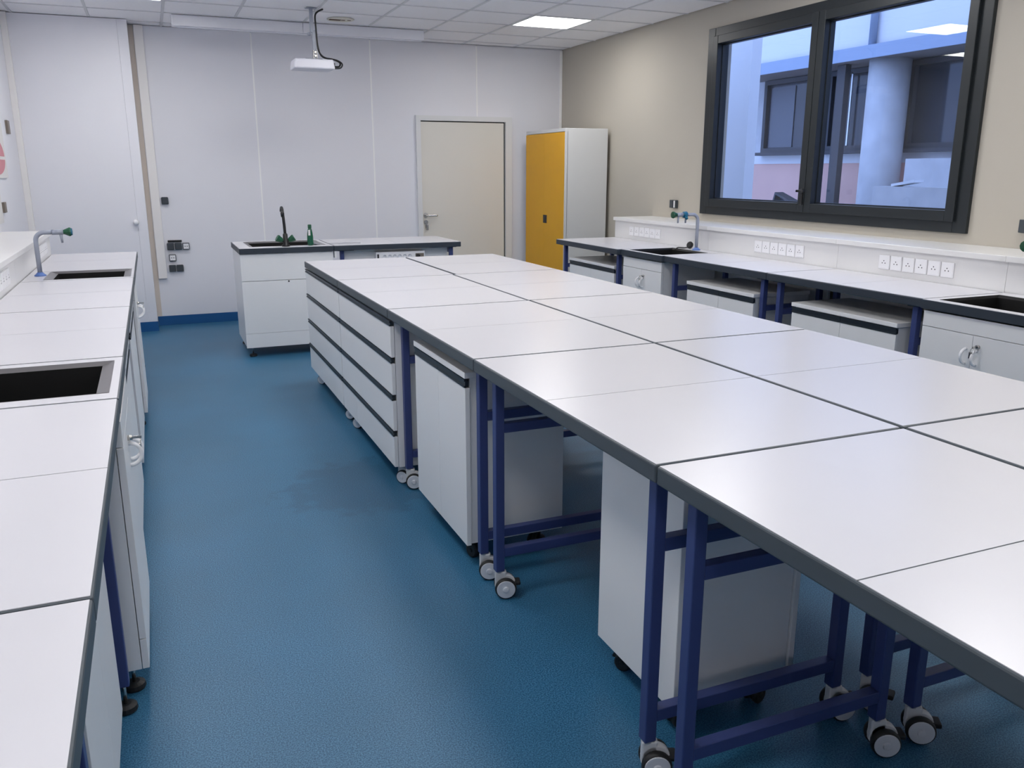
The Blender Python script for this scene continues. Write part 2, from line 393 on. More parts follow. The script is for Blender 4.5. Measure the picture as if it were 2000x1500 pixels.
# island: two columns of five rolling tables
Y0, PITCH_T = 6.378, 1.2083
ISL = [
 ['white worktop resting on the chest of full-width drawers at the demonstration bench end', 'white worktop resting on the drawer chest with a split bottom drawer',
  'rolling lab table over the white two-door cabinet with dark handle strip', 'rolling lab table over the white cabinet showing its plain back',
  'rolling lab table at the near end of the island, nothing stored under its aisle side'],
 ['rolling lab table of the window column, end one beside the yellow cupboard', 'rolling lab table of the window column, second from the yellow cupboard',
  'rolling lab table of the window column, third from the yellow cupboard', 'rolling lab table of the window column, fourth from the yellow cupboard',
  'rolling lab table of the window column, fifth from the yellow cupboard']]
for r in range(5):
    yb, yt = Y0-(r+1)*PITCH_T+.003, Y0-r*PITCH_T-.003
    dx = [-.0, .0, .0, .0, .0][r]
    lab_table('rolling_lab_table' if r > 1 else 'island_worktop', ISL[0][r], 'rolling tables of the central island', 1.006, [1.778, 1.752, 1.757, 1.757, 1.757][r]-(.012 if r == 0 else 0), yb, yt, .90, True, rots=[-.38, -.2, -.30, -.45], legy=.062, legs=r > 1)
    dy = .004
    lab_table('rolling_lab_table', ISL[1][r], 'rolling tables of the central island', [1.782, 1.760, 1.766, 1.768, 1.768][r], 2.511, yb+dy, yt+dy, .90, True, rots=[-.95, -.2, -.6, -.5], legy=.062, front=1)

# ---------------------------------------------------------------- storage
def strip_handle(t, x0, x1, y0, y1, z0, z1, face):
    """dark channel pull along the top of a front; face is -1 or +1 in x"""
    bm = B()
    if face < 0:
        box(bm, x0-.004, x0+.004, y0, y1, z0, z0+.007); box(bm, x0, x0+.014, y0, y1, z0+.003, z1-.006); box(bm, x0-.004, x0+.008, y0, y1, z1-.008, z1)
    else:
        box(bm, x1-.004, x1+.004, y0, y1, z0, z0+.007); box(bm, x1-.014, x1, y0, y1, z0+.003, z1-.006); box(bm, x1-.008, x1+.004, y0, y1, z1-.008, z1)
    return part('handle_strip', bm, 'handle_dark', t, label='dark channel handle strip')
def mobile_cabinet(label, x0, x1, y0, y1, top, face, group='white mobile cabinets under the benches', zb=.10, slab_top=True, doors=2, cs=.85):
    t = thing('mobile_cabinet', label, 'cabinet', ((x0+x1)/2, (y0+y1)/2, 0), group)
    sgn = face
    fx0, fx1 = (x0, x0+.019) if sgn < 0 else (x1-.019, x1)
    bx0, bx1 = (x0+.021, x1) if sgn < 0 else (x0, x1-.021)
    part('body', bb(bx0, bx1, y0+.008, y1-.008, zb, top-.026, bev=.002), 'white_body', t)
    part('top', bb(x0-.004 if sgn < 0 else x0, x1 if sgn < 0 else x1+.004, y0-.004, y1+.004, top-.024, top, bev=.002), 'white_body', t)
    n = doors; w = (y1-y0)/n
    for i in range(n):
        d = part('door', bb(fx0, fx1, y0+i*w+.0012, y0+(i+1)*w-.0012, zb-.004, top-.062, bev=.0015), 'white_body', t)
        strip_handle(d, x0, x1, y0+i*w+.001, y0+(i+1)*w-.001, top-.060, top-.028, sgn)
    for sx in (x0+.08, x1-.08):
        for sy in (y0+.08, y1-.08):
            caster(t, (sx-(x0+x1)/2, sy-(y0+y1)/2, 0), random.uniform(0, 6), cs, 'dark_')
    return t
def drawer_chest(label, x0, x1, y0, y1, rows, split=None):
    t = thing('drawer_chest', label, 'drawer chest', ((x0+x1)/2, (y0+y1)/2, 0), 'drawer chests under the island')
    part('body', bb(x0+.021, x1, y0+.006, y1-.006, rows[0]-.004, rows[-1]-.004, bev=.002), 'white_body', t)
    for i in range(len(rows)-1):
        cuts = [y0, y1] if not (split and i == 0) else [y0, split, y1]
        for a, b_ in zip(cuts[:-1], cuts[1:]):
            d = part('drawer', bb(x0, x0+.019, a+.0015, b_-.0015, rows[i]+.002, rows[i+1]-.028, bev=.0015), 'white_body', t)
            strip_handle(d, x0, x1, a+.001, b_-.001, rows[i+1]-.027, rows[i+1]-.002, -1)
    for sx in (x0+.05, x1-.08):
        for sy in (y0+.075, y1-.12):
            caster(t, (sx-(x0+x1)/2, sy-(y0+y1)/2, 0), -.75 if sx < x0+.1 else 2.0, .92)
    return t
ROWS = [.105, .295, .480, .668, .852]
drawer_chest('wide white drawer chest under the island beside the demonstration bench sink', 1.004, 1.60, 5.142, 6.33, ROWS)
drawer_chest('wide white drawer chest whose bottom row is split into two drawers', 1.004, 1.60, 3.905, 5.126, ROWS, split=4.75)
mobile_cabinet('white two-door mobile cabinet under the island beside the drawer chest', 1.035, 1.46, 2.925, 3.60, .81, -1)
# cabinet turned round: plain back and side, no doors in view
mobile_cabinet('white mobile cabinet under the island turned with its plain back to the aisle', 1.195, 1.60, 1.69, 2.14, .82, 1, cs=.75)

# ---------------------------------------------------------------- sinks
def sink_unit(label, x0, x1, y0, y1, top, bowl, rim, edge, group, rimmat='sink_rim'):
    """worktop with a bowl cut out of it; bowl = x0,x1,y0,y1 of the outer rim"""
    t = thing('sink_worktop', label, 'sink', ((x0+x1)/2, (y0+y1)/2, top-.046), group)
    a0, a1, b0, b1 = bowl; th = .046
    eb = B(); pb = B(); m = .0045
    for q in ((x0, a0, y0, y1), (a1, x1, y0, y1), (a0, a1, y0, b0), (a0, a1, b1, y1)):
        box(eb, *q, top-th, top-.002)
    for q in ((x0+m, a0, y0+m, y1-m), (a1, x1-m, y0+m, y1-m), (a0, a1, y0+m, b0), (a0, a1, b1, y1-m)):
        box(pb, *q, top-.002, top)
    part('tabletop', eb, edge, t)
    part('worktop_panel', pb, 'laminate', t)
    s = B(); r = rim; zf = top-.22
    # sloping rim
    outer = [(a0, b0), (a1, b0), (a1, b1), (a0, b1)]
    inner = [(a0+r, b0+r*.45), (a1-r, b0+r*.45), (a1-r, b1-r*.45), (a0+r, b1-r*.45)]
    vo = [s.verts.new((x, y, top+.001)) for x, y in outer]; vi = [s.verts.new((x, y, top-.012)) for x, y in inner]
    for i in range(4): s.faces.new((vo[i], vo[(i+1) % 4], vi[(i+1) % 4], vi[i]))
    part('rim', s, rimmat, t, label='dark grey sloping sink rim')
    s = B(); vi = [s.verts.new((x, y, top-.012)) for x, y in inner]
    vb = [s.verts.new((x+(.02 if x < (a0+a1)/2 else -.02), y+(.02 if y < (b0+b1)/2 else -.02), zf)) for x, y in inner]
    vu = [s.verts.new((x, y, top-.012)) for x, y in outer]; vd = [s.verts.new((x, y, zf-.006)) for x, y in outer]
    for i in range(4):
        s.faces.new((vi[i], vi[(i+1) % 4], vb[(i+1) % 4], vb[i])); s.faces.new((vu[i], vd[i], vd[(i+1) % 4], vu[(i+1) % 4])); s.faces.new((vu[i], vu[(i+1) % 4], vi[(i+1) % 4], vi[i]))
    s.faces.new(vb); s.faces.new(vd[::-1])
    part('bowl', s, 'sink_black', t, label='deep black sink bowl')
    part('drain', cyl(B(), ((a0+a1)/2, (b0+b1)/2, zf), ((a0+a1)/2, (b0+b1)/2, zf+.004), .035), 'chrome', t)
    return t
def d_handle(t, x, y, z, face, r=.036):
    pts = []
    for k in range(13):
        a = math.pi*k/12
        pts.append((x+face*math.sin(a)*.036, y, z+math.cos(a)*r))
    b = tube(B(), pts, .0068, 10)
    return part('handle', b, 'socket_white', t, label='white D-shaped handle')
def sink_cabinet(label, x0, x1, y0, y1, z0, z1, face, group='sink cabinets under the benches', key=True, kick=0.0):
    """face -1: doors look towards -x, +1: towards +x"""
    t = thing('sink_cabinet', label, 'cabinet', ((x0+x1)/2, (y0+y1)/2, 0), group)
    fx0, fx1 = (x0, x0+.019) if face < 0 else (x1-.019, x1)
    bx0, bx1 = (x0+.021, x1) if face < 0 else (x0, x1-.021)
    bx = B()
    box(bx, bx0, bx1, y0, y0+.018, z0, z1); box(bx, bx0, bx1, y1-.018, y1, z0, z1); box(bx, bx0, bx1, y0+.018, y1-.018, z0, z0+.018)
    box(bx, (bx1-.012) if face < 0 else bx0, bx1 if face < 0 else bx0+.012, y0+.018, y1-.018, z0+.018, z1)
    part('body', bx, 'white_body', t)
    zd = z1-.078
    part('fascia', bb(fx0, fx1, y0, y1, zd+.002, z1, bev=.001), 'white_body', t)
    zlow = z0+kick
    if kick: part('kick_panel', bb(fx0, fx1, y0, y1, z0, zlow-.003, bev=.001), 'white_body', t)
    ym = (y0+y1)/2; xf = x0 if face < 0 else x1
    for i, (a, b_) in enumerate(((y0, ym-.001), (ym+.001, y1))):
        d = part('door', bb(fx0, fx1, a, b_, zlow, zd-.001, bev=.001), 'white_body', t)
        d_handle(d, xf, ym-.030 if i == 0 else ym+.030, zd-.105, face)
        if i == 0 and key:
            part('lock', cyl(B(), (xf, ym-.034, zd-.05), (xf+face*.014, ym-.034, zd-.05), .009), 'chrome', d)
            kb = B(); box(kb, min(xf+face*.012, xf+face*.040), max(xf+face*.012, xf+face*.040), ym-.036, ym-.032, zd-.054, zd-.046)
            ring_ = [(xf+face*.036, ym-.034+.012*math.sin(q*math.pi/6), zd-.068+.014*math.cos(q*math.pi/6)) for q in range(13)]
            tube(kb, ring_, .0012, 6); box(kb, min(xf+face*.030, xf+face*.034), max(xf+face*.030, xf+face*.034), ym-.032, ym-.014, zd-.105, zd-.075)
            part('key', kb, 'chrome', d, label='small steel key on a ring')
    for sx in (x0+.045, x1-.05):
        for sy in (y0+.05, y1-.05): foot(t, (sx-(x0+x1)/2, sy-(y0+y1)/2, 0))
    return t

# ---------------------------------------------------------------- left wall bench
Z = .925
LB, LF = -.745, -.138
lab_table('lab_bench_table', 'white bench table at the partition end of the bench along the white wall', 'bench tables along the white wall', LB, LF, 6.122, 7.40, Z, False, edge='edge_grey', front=1)
sink_unit('white sink worktop by the grey column tap with one green knob', LB, LF, 5.578, 6.118, Z, (-.632, -.157, 5.645, 6.09), .043, 'edge_grey', 'sink worktops of the wall benches')
lab_table('lab_bench_table', 'white bench table between the two sinks, next to the grey column tap', 'bench tables along the white wall', LB, LF, 4.375, 5.574, Z, False, edge='edge_grey', front=1)
lab_table('lab_bench_table', 'white bench table between the two sinks, next to the sink without visible tap', 'bench tables along the white wall', LB, LF, 3.165, 4.371, Z, False, edge='edge_grey', front=1)
sink_unit('white sink worktop with large empty black bowl in the bench along the white wall', LB, LF, 2.563, 3.161, Z, (-.632, -.165, 2.635, 3.10), .038, 'edge_grey', 'sink worktops of the wall benches')
lab_table('lab_bench_table', 'white bench table beside the large empty black bowl, above the plain white cabinet', 'bench tables along the white wall', LB, LF, 1.315, 2.559, Z, False, edge='edge_grey', front=1, legx=.055, legy=.09)
lab_table('lab_bench_table', 'white bench table at the near end of the bench along the white wall', 'bench tables along the white wall', LB, LF, .08, 1.311, Z, False, edge='edge_grey', front=1)
sink_cabinet('white sink cabinet with key below the grey column tap by the partition', -.66, -.143, 5.53, 6.09, .088, .868, 1, kick=.10)
sink_cabinet('white sink cabinet below the large empty black bowl', -.66, -.138, 2.515, 3.115, .088, .868, 1, kick=.10)
mobile_cabinet('white mobile cabinet under the bench between the two left sinks, nearer the tap', -.62, -.160, 4.50, 5.40, .80, 1)
mobile_cabinet('white mobile cabinet under the bench between the two left sinks, nearer the empty bowl', -.62, -.160, 3.30, 4.22, .80, 1)
mobile_cabinet('plain white cabinet under the table beside the large empty black bowl', -.62, -.212, 1.62, 2.36, .80, 1, zb=.07, cs=.5)
# service duct behind
def duct(name, label, x0, x1, y0, y1, xs0, xs1, zs, joints, face):
    t = thing(name, label, 'service duct', ((x0+x1)/2, (y0+y1)/2, 0))
    js = [y0]+joints+[y1]
    for a, b_ in zip(js[:-1], js[1:]):
        xx = (x0, x0+.018) if face < 0 else (x1-.018, x1)
        part('upstand_panel', bb(*xx, a+.001, b_-.001, .86, zs-.032), 'white_shelf', t)
        part('lower_panel', bb(xx[0], xx[1], a+.055, b_-.055, .05, .858), 'white_body', t)
    for a, b_ in zip(js[:-1], js[1:]):
        part('shelf_board', bb(xs0, xs1, a+.0008, b_-.0008, zs-.032, zs, bev=.003), 'white_shelf', t)
    part('support_rail', bb(x0+.03 if face < 0 else x0, x1 if face < 0 else x1-.03, y0+.02, y1-.02, 0, .05), 'handle_dark', t)
    return t
duct('service_duct', 'white service ledge behind the bench along the white wall', XL+.002, LB-.002, YB+.02, 7.40, XL+.002, LB+.022, 1.105, [.7, 1.9, 3.1, 4.3, 5.5, 6.6], 1)
RB = 4.125
duct('service_duct', 'white service ledge under the dark framed window', RB+.002, X1-.002, YB+.02, 7.245, RB-.022, X1-.002, 1.118, [.7, 1.9, 3.085, 4.30, 5.72], -1)

# ---------------------------------------------------------------- right wall bench
RF = 3.535
lab_table('lab_bench_table', 'white bench table beside the yellow cupboard, under the window wall', 'bench tables along the window wall', 3.495, RB, 6.09, 7.245, Z, False, edge='edge_dark', legx=.05, legy=.06)
sink_unit('white sink worktop with the black plug and double-knob grey tap', 3.53, RB, 5.478, 6.086, Z, (3.572, 3.99, 5.53, 6.02), .02, 'edge_dark', 'sink worktops of the wall benches', rimmat='sink_black')
lab_table('lab_bench_table', 'white bench table under the window beside the double-knob tap', 'bench tables along the window wall', 3.55, RB, 4.295, 5.474, Z, False, edge='edge_dark', legx=.04, legy=.06)
lab_table('lab_bench_table', 'white bench table under the window between two bench sections, beside the lock-up sink cabinet', 'bench tables along the window wall', 3.55, RB, 3.088, 4.291, Z, False, edge='edge_dark', legx=.04, legy=.06)
sink_unit('white sink worktop above the lock-up cabinet with two D handles, window side', 3.535, RB, 2.484, 3.084, Z, (3.595, 4.02, 2.52, 3.03), .02, 'edge_dark', 'sink worktops of the wall benches', rimmat='sink_black')
sink_cabinet('grey-white lock-up sink cabinet beside the table next to the yellow cupboard', 3.555, 4.05, 5.51, 6.085, .085, .868, -1)
sink_cabinet('grey-white lock-up sink cabinet at the window bench end far from the yellow cupboard', 3.555, 4.05, 2.487, 3.078, .085, .868, -1)
mobile_cabinet('low white mobile cabinet beside the yellow cupboard under the window bench', 3.56, 4.02, 6.24, 7.08, .768, -1)
mobile_cabinet('low white mobile cabinet under the window bench next to the double-knob tap', 3.56, 4.02, 4.41, 5.165, .772, -1)
mobile_cabinet('low white mobile cabinet under the window bench next to the other lock-up sink cabinet', 3.56, 4.02, 3.24, 4.045, .772, -1)

# ---------------------------------------------------------------- demonstration bench
ZD = .925
sink_unit('white demonstration sink worktop with the black tap and green knobs', .632, 1.412, 7.325, 8.08, ZD, (.73, 1.37, 7.47, 8.0), .04, 'edge_dark', None, rimmat='sink_rim')
t = thing('sink_cabinet', 'white floor-standing cabinet below the demonstration sink', 'cabinet', (1.02, 7.68, 0))
b = B(); box(b, .640, .658, 7.36, 8.05, .085, .876); box(b, 1.384, 1.402, 7.36, 8.05, .085, .876); box(b, .658, 1.384, 7.36, 8.05, .085, .103); box(b, .658, 1.384, 8.03, 8.05, .103, .876)
part('body', b, 'white_body', t)
part('fascia', bb(.636, 1.404, 7.340, 7.358, .652, .876, bev=.001), 'white_body', t)
dd = part('door', bb(.636, 1.404, 7.340, 7.358, .206, .648, bev=.001), 'white_body', t)
part('kick_panel', bb(.636, 1.404, 7.340, 7.358, .083, .204, bev=.001), 'white_body', t)
part('keyhole', cyl(B(), (1.02, 7.341, .638), (1.02, 7.337, .638), .007), 'pin_dark', dd)
for x in (.69, 1.35):
    for y in (7.40, 8.0): foot(t, (x-1.02, y-7.68, 0))
tb = lab_table('demonstration_table', 'white demonstration table with the white socket strip under its edge', None, 1.416, 2.572, 7.325, 8.06, ZD, False, seam='x', edge='edge_dark', legx=.06, legy=.05)
part('modesty_panel', bb(1.52, 2.47, 7.424, 7.438, .25, .868), 'white_body', tb)
part('side_bracket', bb(1.420, 1.436, 7.335, 7.40, .82, .878), 'white_body', tb)
t = thing('socket_strip', 'white six-socket power strip under the demonstration table edge', 'power strip', (2.0, 7.36, .77))
part('housing', bb(1.785, 2.232, 7.345, 7.42, .745, .852, bev=.003), 'socket_white', t)
for k in range(6):
    x = 1.862+k*.046
    part('socket', lathe(B(), [(.019, 0), (.019, .004), (.016, .0045), (.015, .001), (.002, .001)], (x, 7.345, .812), (0, -1, 0)), 'hub_grey', t)
part('switch', bb(1.795, 1.81, 7.338, 7.346, .79, .835), 'pin_dark', t)
part('data_port', bb(2.145, 2.222, 7.342, 7.347, .785, .832), 'hinge', t, label='beige recess for a plug')
part('plug', lathe(B(), [(.017, 0), (.017, .03), (.010, .045)], (2.165, 7.345, .813), (0, -1, 0)), 'black_plastic', t)

# black demonstration tap
t = thing('mixer_tap', 'tall black laboratory tap with two green knobs on the demonstration sink', 'tap', (1.025, 7.42, ZD))
part('base', lathe(B(), [(.034, 0), (.034, .012), (.022, .018), (.020, .10), (.014, .11)], (1.025, 7.42, ZD)), 'black_plastic', t)
part('neck', tube(B(), spline([(1.025, 7.42, ZD+.09), (1.022, 7.42, ZD+.18), (1.018, 7.425, ZD+.26), (1.017, 7.45, ZD+.312), (1.017, 7.49, ZD+.32), (1.017, 7.52, ZD+.29)], 6), .012), 'black_plastic', t)
part('nozzle', lathe(B(), [(.013, 0), (.016, .03), (.012, .05)], (1.014, 7.425, ZD+.245)), 'black_plastic', t)
for s in (-1, 1):
    part('arm', cyl(B(), (1.025, 7.42, ZD+.035), (1.025+s*.03, 7.415, ZD+.052), .012), 'black_plastic', t)
    part('knob', lathe(B(), [(.016, 0), (.022, .012), (.031, .048), (.027, .054)], (1.025+s*.026, 7.415, ZD+.048), (s*.86, -.1, .50), 10, False), 'green_knob', t, label='green fluted knob')
t = tag(ob('soap_bottle', None), 'slim green soap bottle standing on the demonstration sink edge', 'bottle')
t.location = (1.235, 7.43, ZD+.002)
part('body', lathe(B(), [(.022, 0), (.026, .006), (.026, .07), (.023, .10), (.017, .135), (.013, .145)], (0, 0, 0)), 'bottle_green', t, world=False)
part('cap', lathe(B(), [(.015, .145), (.0155, .15), (.0155, .172), (.013, .176)], (0, 0, 0)), 'green_knob', t, world=False)
part('label_paper', bb(-.018, -.001, -.0268, -.0225, .085, .132), 'paper', t, world=False)
t = tag(ob('clear_dish', mesh('clear_dish', lathe(B(), [(.012, 0), (.030, .004), (.036, .014), (.034, .016)], (0, 0, 0)), 'clear_plastic')), 'small clear dish beside the green soap bottle', 'dish')
t.location = (1.275, 7.40, ZD+.001)
b = B(); vs = []
for i in range(9):
    for j in range(6):
        vs.append(b.verts.new((i*.035+.01*math.sin(j*2.1+i), j*.03+.008*math.sin(i*1.7), .002+.006*abs(math.sin(i*1.3+j*2.3)))))
for i in range(8):
    for j in range(5): b.faces.new((vs[i*6+j], vs[(i+1)*6+j], vs[(i+1)*6+j+1], vs[i*6+j+1])).smooth = True
t = tag(ob('plastic_wrapper', mesh('plastic_wrapper', b, 'clear_plastic')), 'crumpled clear plastic wrapper lying across the demonstration worktop joint', 'wrapper')
t.location = (1.40, 7.40, ZD+.001)

# ---------------------------------------------------------------- column taps
def column_tap(label, x, y, z, d, two, reach=.20, h=.285):
    """d: direction of the arm along x"""
    t = thing('column_tap', label, 'tap', (x, y, z), 'grey column taps')
    part('base_ring', lathe(B(), [(.033, 0), (.033, .006), (.022, .014), (.017, .022)], (x, y, z)), 'blue_ring', t, label='blue-grey base ring')
    pts = [(x, y, z+.01), (x, y, z+.12), (x, y, z+h-.055)]
    for k in range(1, 9):
        a = math.pi/2*k/8; pts.append((x+d*.05*(1-math.cos(a)), y, z+h-.05+.05*math.sin(a)))
    pts.append((x+d*(reach-.06), y, z+h))
    part('column', tube(B(), pts, .0135, 16), 'pipe_grey', t)
    bm = B(); cyl(bm, (x+d*(reach-.062), y, z+h), (x+d*reach, y, z+h), .016)
    cone(bm, (x+d*(reach-.015), y, z+h-.01), (x+d*(reach-.012), y, z+h-.065), .009, .006)
    if two: cone(bm, (x+d*(reach-.075), y-.012, z+h-.01), (x+d*(reach-.075), y-.012, z+h-.065), .009, .006)
    part('valve', bm, 'pipe_grey', t)
    prof = [(.013, 0), (.017, .010), (.028, .034), (.025, .042), (.006, .044)]
    part('knob', lathe(B(), prof, (x+d*reach, y, z+h), (d, 0, 0.0), 10, False), 'green_knob', t, label='green knob')
    if two:
        part('knob', lathe(B(), [(.018, -.02), (.026, -.014), (.026, .014), (.018, .02)], (x+d*(reach-.075), y, z+h), (d, 0, 0), 10, False), 'teal_knob', t, label='teal knob')
        part('side_knob', lathe(B(), [(.009, 0), (.013, .03), (.010, .034)], (x+d*(reach-.075), y-.015, z+h-.012), (d*.3, -.8, -.5), 10, False), 'teal_knob', t)
    else:
        part('knob_cap', lathe(B(), [(.023, .042), (.021, .050), (.004, .052)], (x+d*reach, y, z+h), (d, 0, 0), 10, False), 'teal_knob', t, label='blue end cap of the knob')
    return t
column_tap('grey column tap with one green knob on the bench along the white wall', -.668, 5.88, Z, 1, False, reach=.155, h=.262)
column_tap('grey column tap with green and teal knobs beside the black plug', 4.045, 5.77, Z, -1, True, reach=.20, h=.285)
column_tap('grey column tap with green and teal knobs above the window bench end sink', 4.045, 2.72, Z, -1, True, reach=.272, h=.285)
# plug on its chain
t = thing('sink_plug', 'round black plug leaning on the ledge behind the window bench sink', 'plug', (4.06, 5.885, Z))
part('disc', lathe(B(), [(.018, -.012), (.028, -.010), (.030, .006), (.022, .016)], (4.062, 5.885, Z+.031), (-.9, -.2, .35)), 'black_plastic', t)
part('strap', tube(B(), spline([(4.055, 5.90, Z+.012), (4.03, 5.93, Z+.006), (3.99, 5.95, Z+.008), (3.96, 5.95, Z-.01)], 5), .005, 8), 'black_plastic', t)

# ---------------------------------------------------------------- wall sockets
def sock_meshes():
    pl = bb(-.005, .005, -.041, .041, -.043, .043, bev=.0035)
    return mesh('plate', pl, 'socket_white'), mesh('pin_hole', cyl(B(), (-.0062, 0, 0), (-.0045, 0, 0), .0036, 10), 'pin_dark'), mesh('rim', bb(-.0060, -.004, -.036, .036, -.0355, .0355, bev=.0008), 'socket_white')
SP, SH, SR = sock_meshes()
ORD = ['first', 'second', 'third', 'fourth', 'fifth', 'sixth']
def sockets(x, ys, z, rot, rowtext, endtext, group):
    for i, y in enumerate(ys):
        t = thing('power_socket', f'{ORD[i]} white socket from {endtext} in {rowtext}', 'socket', (x, y, z), group, rotz=rot)
        p_ = ob('plate', SP, t); ob('cover', SR, t)
        for dy, dz in ((-.011, -.005), (.011, -.005), (0, .009)): ob('pin_hole', SH, p_, (0, dy, dz))
def row(y1, y0): return [y1-(y1-y0)*(i+.5)/6 for i in range(6)]
sockets(RB-.003, row(6.965, 6.425), 1.004, 0, 'the row next to the double-knob tap', 'the yellow cupboard', 'sockets of the row next to the double-knob tap')
sockets(RB-.003, row(5.14, 4.61), 1.006, 0, 'the middle row under the window', 'the yellow cupboard', 'sockets of the middle row under the window')
sockets(RB-.003, row(3.948, 3.40), 1.006, 0, 'the row next to the end sink', 'the yellow cupboard', 'sockets of the row next to the end sink')
sockets(LB+.003, row(7.10, 6.57), 1.004, math.pi, 'the row behind the single-knob tap', 'the partition', 'sockets behind the single-knob tap')
sockets(LB+.003, row(5.22, 4.69), 1.004, math.pi, 'the row between the two left sinks', 'the partition', 'sockets between the two left sinks')

# dark surface-mounted boxes
def wall_box(label, faces, y, z, w=.066, h=.066, depth=.035, lid=True):
    """faces: x centres and whether a white outlet shows, on the panelled wall"""
    t = thing('socket_box', label, 'socket box', (faces[0][0], y, z), 'dark socket boxes on the walls')
    for x, white in faces:
        bd = part('box', bb(x-w/2, x+w/2, y-depth, y, z-h/2, z+h/2, bev=.005), 'socket_box', t)
        if white:
            part('outlet', bb(x-w/2+.007, x+w/2-.007, y-depth-.002, y-depth+.004, z-h/2+.007, z+h/2-.007), 'socket_white', bd)
            for dx in (-.01, .01): part('pin_hole', cyl(B(), (x+dx, y-depth-.003, z), (x+dx, y-depth, z), .005, 8), 'pin_dark', bd)
        elif lid: part('lid', bb(x-w/2+.005, x+w/2-.005, y-depth-.006, y-depth+.001, z-h/2+.004, z+h/2+.004, bev=.003), 'socket_box', bd)
    return t
wall_box('single dark switch box high beside the white trunking', [(.130, False)], W, 1.258)
wall_box('triple dark socket box with one white outlet beside the trunking', [(.140, False), (.214, False), (.288, True)], W, .803)
wall_box('single dark framed box with white outlet beside the trunking', [(.150, True)], W, .690)
wall_box('double dark socket box lowest beside the trunking', [(.140, False), (.212, False)], W, .582)
tag(ob('cable_bar', mesh('cable_bar', bb(.118, .252, W-.02, W, .846, .866, bev=.004), 'black_plastic')), 'flat black bar above the triple socket box', 'wall bar')
for lb, yy in (('dark flap socket box on the taupe wall beside the window, near the yellow cupboard', 6.847), ('dark flap socket box on the taupe wall above the window bench end sink', 3.295)):
    t = thing('socket_box', lb, 'socket box', (X1, yy, 1.247), 'dark socket boxes on the walls')
    part('box', bb(X1-.035, X1, yy-.04, yy+.04, 1.21, 1.283, bev=.005), 'socket_box', t)
    part('lid', bb(X1-.045, X1-.034, yy-.012, yy+.04, 1.212, 1.285, bev=.003), 'socket_box', t)
    part('outlet', bb(X1-.038, X1-.033, yy-.036, yy-.016, 1.216, 1.278), 'socket_white', t)

# ---------------------------------------------------------------- yellow cupboard
t = thing('steel_cupboard', 'tall grey steel cupboard with yellow doors', 'cupboard', (4.25, 8.6, 0))
X0C, Y0C, Y1C, HC = 4.0, 8.105, 9.11, 1.977
part('body', bb(X0C+.022, 4.50, Y0C, Y1C, 0, HC, bev=.004), 'cab_grey', t)
part('top_rail', bb(X0C, X0C+.03, Y0C, Y1C, HC-.035, HC, bev=.003), 'cab_grey', t)
part('side_edge', bb(X0C, X0C+.03, Y0C, Y0C+.012, 0, HC-.035), 'cab_grey', t)
ym = (Y0C+Y1C)/2
for a, b_ in ((Y0C+.014, ym-.0003), (ym+.0003, Y1C-.004)):
    d = part('door', bb(X0C-.001, X0C+.02, a, b_, .06, HC-.039, bev=.0008), 'yellow', t, label='yellow steel door')
lk = part('lock_plate', bb(X0C-.006, X0C+.001, 8.535, 8.625, .99, 1.077, bev=.003), 'pin_dark', t, label='black recessed lock plate')
part('lock_handle', bb(X0C-.012, X0C-.005, 8.566, 8.586, 1.005, 1.06, bev=.003), 'handle_dark', lk)

# ---------------------------------------------------------------- projector and screen casing
PY = 7.80
t = thing('projector', 'white projector hanging from the ceiling on a grey pole', 'projector', (1.40, PY, 2.39))
b = bb(1.228, 1.572, PY-.13, PY+.13, 2.395, 2.475, bev=.012)
for v in b.verts:
    if v.co.z > 2.45: v.co.x += (1.40-v.co.x)*.05; v.co.y += (PY-v.co.y)*.06
hp = part('housing', b, 'projector', t)
part('lens', lathe(B(), [(.028, 0), (.03, .02), (.02, .022), (.019, .008)], (1.32, PY+.128, 2.435), (0, 1, 0)), 'black_plastic', hp)
part('port_panel', bb(1.566, 1.578, PY-.10, PY+.05, 2.405, 2.45), 'black_plastic', hp)
b = B(); box(b, 1.36, 1.50, PY-.02, PY+.02, 2.478, 2.486); box(b, 1.335, 1.48, PY-.07, PY-.045, 2.474, 2.482); box(b, 1.36, 1.46, PY+.03, PY+.06, 2.474, 2.482)
part('bracket', b, 'handle_dark', t)
b = B(); box(b, 1.412, 1.418, PY-.025, PY+.025, 2.486, 2.56, bev=.002); box(b, 1.440, 1.446, PY-.025, PY+.025, 2.486, 2.56, bev=.002)
for z in (2.51, 2.54): cyl(b, (1.429, PY-.03, z), (1.429, PY+.03, z), .008)
part('tilt_joint', b, 'chrome', t)
b = bb(1.398, 1.426, PY-.014, PY+.014, 2.70, CZ, bev=.002); box(b, 1.412, 1.440, PY-.012, PY+.012, 2.55, 2.72, bev=.002)
cyl(b, (1.375, PY, 2.685), (1.40, PY, 2.685), .014); cyl(b, (1.365, PY, CZ-.004), (1.365, PY, CZ), .002)
pole = part('pole', b, 'pipe_grey', t)
part('ceiling_plate', bb(1.37, 1.455, PY-.04, PY+.04, CZ-.004, CZ), 'pipe_grey', pole)
b = B()
tube(b, spline([(1.515, PY, CZ-.002), (1.47, PY-.01, CZ-.025), (1.445, PY-.012, CZ-.06), (1.445, PY-.016, 2.75), (1.452, PY-.016, 2.60), (1.465, PY-.016, 2.54), (1.50, PY-.02, 2.50), (1.58, PY-.02, 2.488), (1.635, PY-.03, 2.462), (1.625, PY-.04, 2.43), (1.578, PY-.05, 2.425)], 6), .0075, 8)
